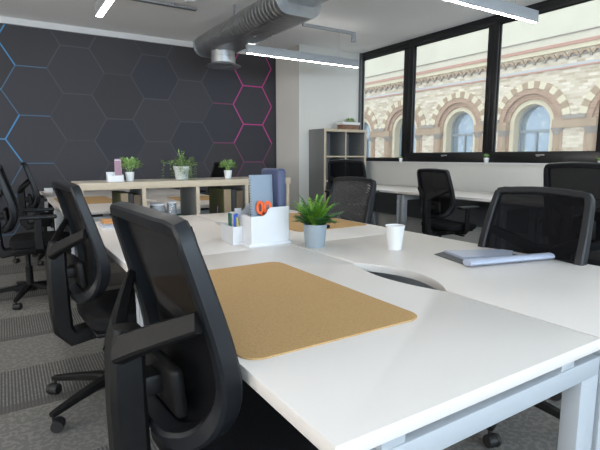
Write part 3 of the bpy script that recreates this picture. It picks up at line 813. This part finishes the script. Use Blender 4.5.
potted('small bushy plant in a white pot beside the brochure holder on the low shelf', .80, 3.66, CZ, pot(.025, .034, .068), M['white_ceramic'], 'bush', 1.12, seed=5)
potted('trailing leafy plant in a large white rimmed pot, middle of the low shelf', 1.205, 3.68, CZ, pot(.048, .062, .108, 1), M['white_ceramic'], 'trail', 1.25, seed=6)
potted('small round bushy plant in a white pot, right end of the low shelf', 1.60, 3.67, CZ, pot(.026, .034, .068), M['white_ceramic'], 'bush', .92, seed=8)
potted('tiny plant in a white pot on the windowsill between the two wide windows', 5.075, 3.70, 1.095, pot(.025, .034, .06), M['white_ceramic'], 'bush', .5, seed=9)
potted('tiny trailing plant in a white pot on the windowsill by the tall cube shelf', 5.08, 5.19, 1.095, pot(.022, .03, .055), M['white_ceramic'], 'sprig', 1.3, seed=10)
potted('lime green sprig in a small pot on the windowsill at the right edge', 5.08, 2.38, 1.095, pot(.022, .03, .03), M['white_ceramic'], 'sprig', 1.6, seed=11)

# brochure holder on the low shelf
t = thing('brochure_holder', 'white holder with upright pink brochures, left of the small plant on the low shelf', 'holder', (.69, 3.64, CZ))
q = mb(); q.span((-.055, -.03, 0), (.055, .03, .008)); q.span((-.055, -.03, .008), (.055, -.026, .045)); q.span((-.055, .026, .008), (.055, .03, .07)); q.span((-.055, -.026, .008), (-.051, .026, .05)); q.span((.051, -.026, .008), (.055, .026, .05)); q.span((-.01, -.026, .008), (-.007, .026, .05))
q.build('tray', M['white_plastic'], t)
for k in range(3): 
    o = slab('brochure', ['pink brochure standing at the front of the white holder on the low shelf', 'pale brochure in the middle of the white holder', 'pink brochure at the back of the white holder'][k], 'brochure', 'brochures in the white holder', .688+.004*k, .733+.004*k, 3.622+.012*k, 3.626+.012*k, CZ+.0085, .145+.006*k, [M['brochure'], M['paper'], M['brochure']][k], 0)

# ------------------------------------------------------------------ desk organiser and contents
ob = (.985, 1.995); t = thing('desk_organiser', 'white stepped desk organiser holding pens, scissors, notebook and folder', 'desk organiser', (ob[0], ob[1], DT))
wt = .004
q = mb(); q.span((-.012, -.004, 0), (.222, .262, .016), .002); q.build('base_tray', M['white_plastic'], t)
def side(x): pass
q = mb()   # tall rear part: profile along x stepping up with a curve
prof = [(0, .016), (.21, .016), (.21, .190), (.105, .190), (.092, .180), (.080, .160), (.066, .150), (0, .150)]
for y in (0, .246): q.prism(prof, 'y', y, y+wt)
q.span((.206, wt, .016), (.21, .246, .190)); q.span((0, wt, .016), (wt, .246, .150)); q.span((.05, .075, .016), (.054, .246, .14)); q.span((wt, .12, .016), (.05, .124, .135))
q.build('compartments', M['white_plastic'], t)
q = mb(); q.span((-.052, .10, 0), (-.001, .25, .012), .002); q.span((-.052, .10, .012), (-.048, .25, .092)); q.span((-.004, .10, .016), (-.001, .25, .092)); q.span((-.048, .10, .012), (-.004, .104, .092)); q.span((-.048, .246, .012), (-.004, .25, .092)); q.span((-.048, .17, .012), (-.004, .174, .085))
q.build('pen_pot', M['white_plastic'], t)
def stick(name, label, cat, group, x, y, z, L, r, m, lean=(0, 0), capm=None):
    o = bpy.data.objects.new(name, None)
    t_ = thing(name, label, cat, (x, y, z), 0, group); top = Vector((lean[0]*L, lean[1]*L, L))
    mb().cyl((0, 0, 0), top*.72, r, seg=10).build('barrel', M['white_plastic'] if capm is None else capm, t_); mb().cyl(top*.72, top, r*1.15, seg=10).build('cap', m, t_)
    return t_
pens = [('green', 'pen_green', -.040, .15), ('dark green', 'pen_green', -.030, .19), ('blue', 'pen_blue', -.018, .14), ('bright blue', 'pen_blue', -.030, .12), ('yellow', 'pen_yellow', -.014, .115)]
desc = ['dark green capped pen, leftmost in the white organiser', 'dark green capped pen at the back of the low pen pot', 'blue capped pen in the middle of the low pen pot', 'blue capped pen at the front of the low pen pot', 'yellow capped highlighter in the low pen pot']
for (c, mm, dx, dy), d in zip(pens, desc):
    stick('pen', d, 'pen', 'pens in the desk organiser', ob[0]+dx, ob[1]+dy, DT+.0125, .140 - .016*(c == 'yellow'), .0058, M[mm], (random.uniform(-.06, .06), random.uniform(-.1, .1)), M[mm])
stick('pen', 'red capped pen in the middle compartment of the white organiser', 'pen', 'pens in the desk organiser', ob[0]+.022, ob[1]+.09, DT+.0165, .128, .005, M['pen_red'], (.03, 0))
stick('pen', 'blue capped pen beside the red one in the white organiser', 'pen', 'pens in the desk organiser', ob[0]+.035, ob[1]+.10, DT+.0165, .124, .005, M['pen_blue'], (.0, 0.05))
# scissors: blades down, orange loops up
t = thing('scissors', 'orange handled scissors standing in the white desk organiser', 'scissors', (ob[0]+.084, ob[1]+.028, DT+.040), R_(-40))
for s in (-1, 1):
    q = mb(); c = Vector((s*.019, 0, .147)); ring = []
    for k in range(20):
        a = 2*PI*k/20; ring.append(c + Vector((math.cos(a)*.0135, 0, math.sin(a)*(.028))))
    q.sweep(ring, (0, 1, 0), .0075, .007, True, None, 4, .8); q.cyl((0, 0, .09), (s*.014, 0, .124), .005, .006, 10)
    h = q.build('handle', M['orange'], t); h['label'] = 'orange loop handle'
    q = mb(); q.prism([(-s*.003, .0), (s*.006, .09), (-s*.004, .095)], 'y', s*.001, s*.001+.0015); q.build('blade', M['metal'], t)
# spiral notebook
t = thing('notebook', 'grey-blue spiral notebook standing upright in the white organiser', 'notebook', (ob[0]+.092, ob[1]+.058, DT+.020), R_(-8)); t.rotation_euler = (R_(-3), 0, 0)
q = mb(); q.span((-.060, -.006, 0), (.062, .006, .325), .001, M['paper']); q.span((-.062, -.0075, -.0005), (.060, -.006, .327), 0, M['notebook']); q.span((-.062, .006, -.0005), (.064, .0075, .327), 0, M['notebook'])
for k in range(3): q.span((-.005, -.0078, .168+.010*k), (.045-.012*k, -.0075, .170+.010*k), 0, M['slate_paper'])
q.build('cover', None, t)
q = mb()
for k in range(23):
    z = .016 + k*.0130; ring = [Vector((-.060, 0, z)) + Vector((math.cos(a)*.006, math.sin(a)*.0095, 0)) for a in [2*PI*j/10 for j in range(10)]]
    q.sweep(ring, (0, 0, 1), .0008, .0008, True, None, 3, 1)
q.build('spiral_binding', M['plastic_rail'], t)
o = mb().box((0, 0, .18), (.046, .19, .36), .014, seg=3).build('ring_binder', M['navy']); o.location = (ob[0]+.1805, ob[1]+.105, DT+.0165)
tag(o, 'navy blue ring binder standing at the back of the white organiser', 'binder')
slab('leaflet', 'pale leaflet standing in the white organiser before the notebook', 'leaflet', None, ob[0]+.008, ob[0]+.045, ob[1]+.205, ob[1]+.209, DT+.0165, .155, M['paper'], 0)

# small dark mouse beside the fern, paper cup, documents, books
q = mb(); q.box((0, 0, .012), (.028, .045, .022), .010, seg=3); o = q.build('computer_mouse', M['plastic']); o.location = (1.635, 2.285, DT+.0048); o.rotation_euler = (0, 0, R_(30)); tag(o, 'small dark mouse on the cork mat edge, right of the fern pot', 'mouse')
t = thing('paper_cup', 'plain white paper cup standing alone on the right near desk', 'cup', (1.548, 1.605, DT))
mb().lathe([(.030, .004), (.029, 0), (.032, 0), (.0450, .113), (.043, .113), (.0295, .006), (0, .006)], 36).build('body', M['cup'], t)
ring = [Vector((math.cos(2*PI*k/36)*.0447, math.sin(2*PI*k/36)*.0447, .113)) for k in range(36)]
mb().sweep(ring, (0, 0, 1), .0018, .0018, True, None, 4, 1).build('rim', M['cup'], t)
# documents
def flat(name, label, cat, pts, z, h, m, group=None, bev=0.0):
    cx = sum(p[0] for p in pts)/len(pts); cy = sum(p[1] for p in pts)/len(pts)
    b = mb(); b.prism([(p[0]-cx, p[1]-cy) for p in pts], 'z', 0, h, None, bev); o = b.build(name, m); o.location = (cx, cy, z); return tag(o, label, cat, group)
flat('document_folder', 'thin charcoal folder lying open under the papers', 'folder', [(1.605, 1.41), (1.545, 1.185), (1.80, 1.115), (1.90, 1.17), (1.93, 1.31), (1.70, 1.43)], DT+.0004, .003, M['charcoal_card'])
flat('paper_stack', 'stack of pale grey-blue papers lying on the charcoal folder', 'papers', [(1.672, 1.412), (1.618, 1.268), (1.83, 1.180), (1.925, 1.235), (1.915, 1.285)], DT+.0036, .010, M['slate_paper'], None)
q = mb()  # brochure rolled/folded along its long side
pts = [(-.215, 0, .014), (0, 0, .014), (.215, 0, .013)]
q.sweep(pts, [(0, 0, 1)]*3, .026, .013, False, None, 8, .75)
o = q.build('folded_brochure', M['slate_paper']); o.location = (1.738, 1.128, DT+.0012); o.rotation_euler = (0, 0, R_(-13)); tag(o, 'thick folded blue-grey brochure lying in front of the papers', 'brochure')
o.location.z = DT+.0038
flat('magazine', 'white magazine at the bottom of the small book pile on the left desk', 'magazine', [(.485, 3.215), (.475, 2.985), (.645, 2.965), (.655, 3.20)], DT+.0004, .008, M['paper'], 'book pile on the left desk')
flat('magazine', 'grey-blue magazine in the middle of the small book pile on the left desk', 'magazine', [(.495, 3.225), (.49, 3.02), (.635, 3.01), (.64, 3.215)], DT+.0088, .008, M['slate_paper'], 'book pile on the left desk')
flat('notebook', 'orange notebook on top of the small book pile on the left desk', 'notebook', [(.515, 3.28), (.505, 3.10), (.64, 3.09), (.65, 3.27)], DT+.0172, .012, M['book_orange'], 'book pile on the left desk')
slab('card_box', 'small white box at the far left corner of the back desk', 'box', None, .41, .50, 6.55, 6.67, DT+.0004, .05, M['paper'])

# ------------------------------------------------------------------ tall cube shelf by the window
t = thing('tall_cube_shelf', 'tall grey cube shelf with pale edges in the corner by the window', 'shelf unit', (4.49, 5.985, 0))
hx, hy, Ht = .41, .205, 1.585
def fb(a, b, nm='board'):
    q = mb(); q.span(a, b, 0, M['shelf_grey']); q.span((a[0], -hy-.001, a[2]), (b[0], -hy+.004, b[2]), 0, M['oak']); q.build(nm, None, t)
fb((-hx, -hy+.004, 0), (-hx+.04, hy, Ht), 'side_panel'); fb((hx-.04, -hy+.004, 0), (hx, hy, Ht), 'side_panel')
fb((-hx+.04, -hy+.004, Ht-.04), (hx-.04, hy, Ht), 'top_board'); fb((-hx+.04, -hy+.004, 0), (hx-.04, hy, .04), 'bottom_board')
fb((-.012, -hy+.004, .04), (.012, hy, Ht-.04), 'divider')
for z in (.42, .80, 1.17):
    fb((-hx+.04, -hy+.004, z-.01), (-.012, hy, z+.012), 'shelf_board'); fb((.012, -hy+.004, z-.01), (hx-.04, hy, z+.012), 'shelf_board')
mb().span((-hx+.04, hy-.012, .04), (hx-.04, hy-.004, Ht-.04)).build('back_panel', M['shelf_grey'], t)
t = thing('planter_box', 'low brown wooden planter with white rim on top of the tall cube shelf', 'planter', (4.64, 5.92, Ht+.001))
mb().span((-.16, -.07, 0), (.16, .07, .075), .003).build('body', M['wood_box'], t)
q = mb(); q.span((-.172, -.082, .0755), (.172, -.06, .115)); q.span((-.172, .06, .0755), (.172, .082, .115)); q.span((-.172, -.06, .0755), (-.15, .06, .115)); q.span((.15, -.06, .0755), (.172, .06, .115)); q.build('rim', M['white_ceramic'], t)
mb().span((-.15, -.06, .0756), (.15, .06, .10)).build('soil', M['soil'], t)
potted('small green leafy plant growing behind the brown planter on the tall shelf', 4.80, 6.08, Ht+.001, pot(.03, .04, .09), M['white_ceramic'], 'bush', 1.1, seed=15)

# ------------------------------------------------------------------ pendants
def pendant(label, x0, x1, y0, y1, along, z=2.35, wires=()):
    t = thing('pendant_light', label, 'ceiling light', ((x0+x1)/2, (y0+y1)/2, z), 0, 'long linear pendant lights'); hx, hy = (x1-x0)/2, (y1-y0)/2
    mb().span((-hx, -hy, .004), (hx, hy, .100), .002).build('housing', M['lamp_body'], t)
    mb().span((-hx+.004, -hy+.013, 0), (hx-.004, hy-.013, .0045)).build('diffuser', M['lamp_emit'], t)
    l = bpy.data.lights.new('ceiling_fill_light', 'AREA'); l.shape = 'RECTANGLE'; l.size = 2*hx-.02; l.size_y = 2*hy-.01; l.energy = 0.8*max(hx, hy)/.82; l.color = (1, .98, .95)  # upward fill added to brighten the ceiling, not a part of the fixture
    lo = bpy.data.objects.new('ceiling_fill', l); COL.objects.link(lo); lo.parent = t; lo.location = (0, 0, .104); lo.rotation_euler = (PI, 0, 0)
    for u in (-.62, .62):
        wx, wy = (hx*u, 0) if along == 'x' else (0, hy*u)
        mb().cyl((wx, wy, .100), (wx, wy, HC-z), .0022, seg=6).build('suspension_wire', M['metal'], t)
pendant('long grey pendant light by the ventilation duct, above the tall cube shelf', 2.485, 4.13, 5.06, 5.11, 'x')
pendant('long grey pendant light at the top right before the windows', 2.485, 4.13, 2.56, 2.61, 'x')
pendant('pendant light at the top left, seen end on', .765, .82, 2.20, 4.48, 'y')
pendant('unseen pendant light added out of the frame to light the room', 2.485, 4.13, -.2, -.15, 'x')  # unseen lamp, added only for its light in the room

# ------------------------------------------------------------------ ventilation duct
t = thing('ventilation_duct', 'galvanised spiral air duct under the ceiling with a round outlet', 'duct', (2.40, 5.0, 2.58))
r, xl, xr = .12, 2.309-2.40, 2.545-2.40
def oval(r, xl, xr, n=14, dz=0):
    return [(xr + r*math.cos(-PI/2 + PI*k/n), dz + r*math.sin(-PI/2 + PI*k/n)) for k in range(n+1)] + [(xl + r*math.cos(PI/2 + PI*k/n), dz + r*math.sin(PI/2 + PI*k/n)) for k in range(n+1)]
q = mb(); y0, y1 = 3.86-5.0, 6.03-5.0; ny = int((y1-y0)/.035)
prev = None
for k in range(ny+1):
    y = y0 + (y1-y0)*k/ny; rr = r + (.009 if k % 2 else 0)
    ring = [q.bm.verts.new((x, y, z)) for x, z in oval(rr, xl, xr)]
    if prev:
        for i in range(len(ring)): f = q.bm.faces.new((prev[i], prev[(i+1) % len(ring)], ring[(i+1) % len(ring)], ring[i]))
    else: q.bm.faces.new(ring[::-1])
    prev = ring
ring = [q.bm.verts.new((x, y1+.012, z)) for x, z in oval(r*.86, xl, xr)]
for i in range(len(ring)): q.bm.faces.new((prev[i], prev[(i+1) % len(ring)], ring[(i+1) % len(ring)], ring[i]))
q.bm.faces.new(ring)
q.build('duct_body', M['duct'], t)
q = mb(); q.prism(oval(.085, xl+.04, xr+.02, dz=.06), 'y', -8.0+.01, y0+.01); q.build('duct_extension', M['duct_smooth'], t)
q = mb(); q.prism(oval(r+.012, xl, xr), 'y', y1-.05, y1-.02); q.build('end_collar', M['duct_smooth'], t)
q = mb(); q.prism(oval(r+.006, xl, xr), 'y', y0-.01, y0+.02); q.build('end_collar', M['duct'], t)
sx, sy = .02, .62
q = mb(); q.lathe([(.145, -.27), (.145, -.265), (.150, -.26), (.150, -.19), (.146, -.185), (.146, -.12), (.152, -.118), (.152, -.108), (.146, -.106), (.146, -.02)], 36, None, (sx, sy, 0)); q.build('outlet_pipe', M['duct_smooth'], t)
q = mb(); q.lathe([(.12, -.262), (.12, -.285), (.205, -.300), (.218, -.294), (.205, -.286), (.15, -.265), (.13, -.255)], 36, None, (sx, sy, 0)); q.lathe([(.10, -.270), (.10, -.285), (0, -.292)], 30, None, (sx, sy, 0)); q.build('outlet_flange', M['duct_smooth'], t)
for yy in (-.95, .0): q = mb(); q.span((xl-.005, yy, .14), (xl+.005, yy+.03, .275)); q.span((xr-.005, yy, .14), (xr+.005, yy+.03, .275)); q.build('hanger_strap', M['tray'], t)
# cable trays and sensors on the ceiling
t = thing('cable_tray', 'thin dark cable tray on the ceiling running left of the duct', 'cable tray', (1.2, 5.33, HC-.04))
mb().span((-2.6, -.03, 0), (.78, .03, .012)).build('rail', M['tray'], t)
for x in (-2.2, -1.2, -.3, .5): mb().span((x, -.012, .012), (x+.02, .012, .038)).build('bracket', M['tray'], t)
t = thing('cable_tray', 'short grey track on the ceiling above the middle pendant light', 'cable tray', (3.76, 5.22, HC-.035))
mb().span((-.42, -.02, 0), (.42, .02, .033)).build('rail', M['lamp_body'], t)
mb().cyl((.40, 0, -.09), (.40, 0, 0), .035, .03).build('sensor', M['lamp_body'], t)
o = mb().box((0, 0, -.03), (.10, .10, .055), .012).build('smoke_detector', M['white_plastic']); o.location = (1.80, 5.02, HC-.001); tag(o, 'small white detector on the ceiling above the left end of the duct', 'detector')
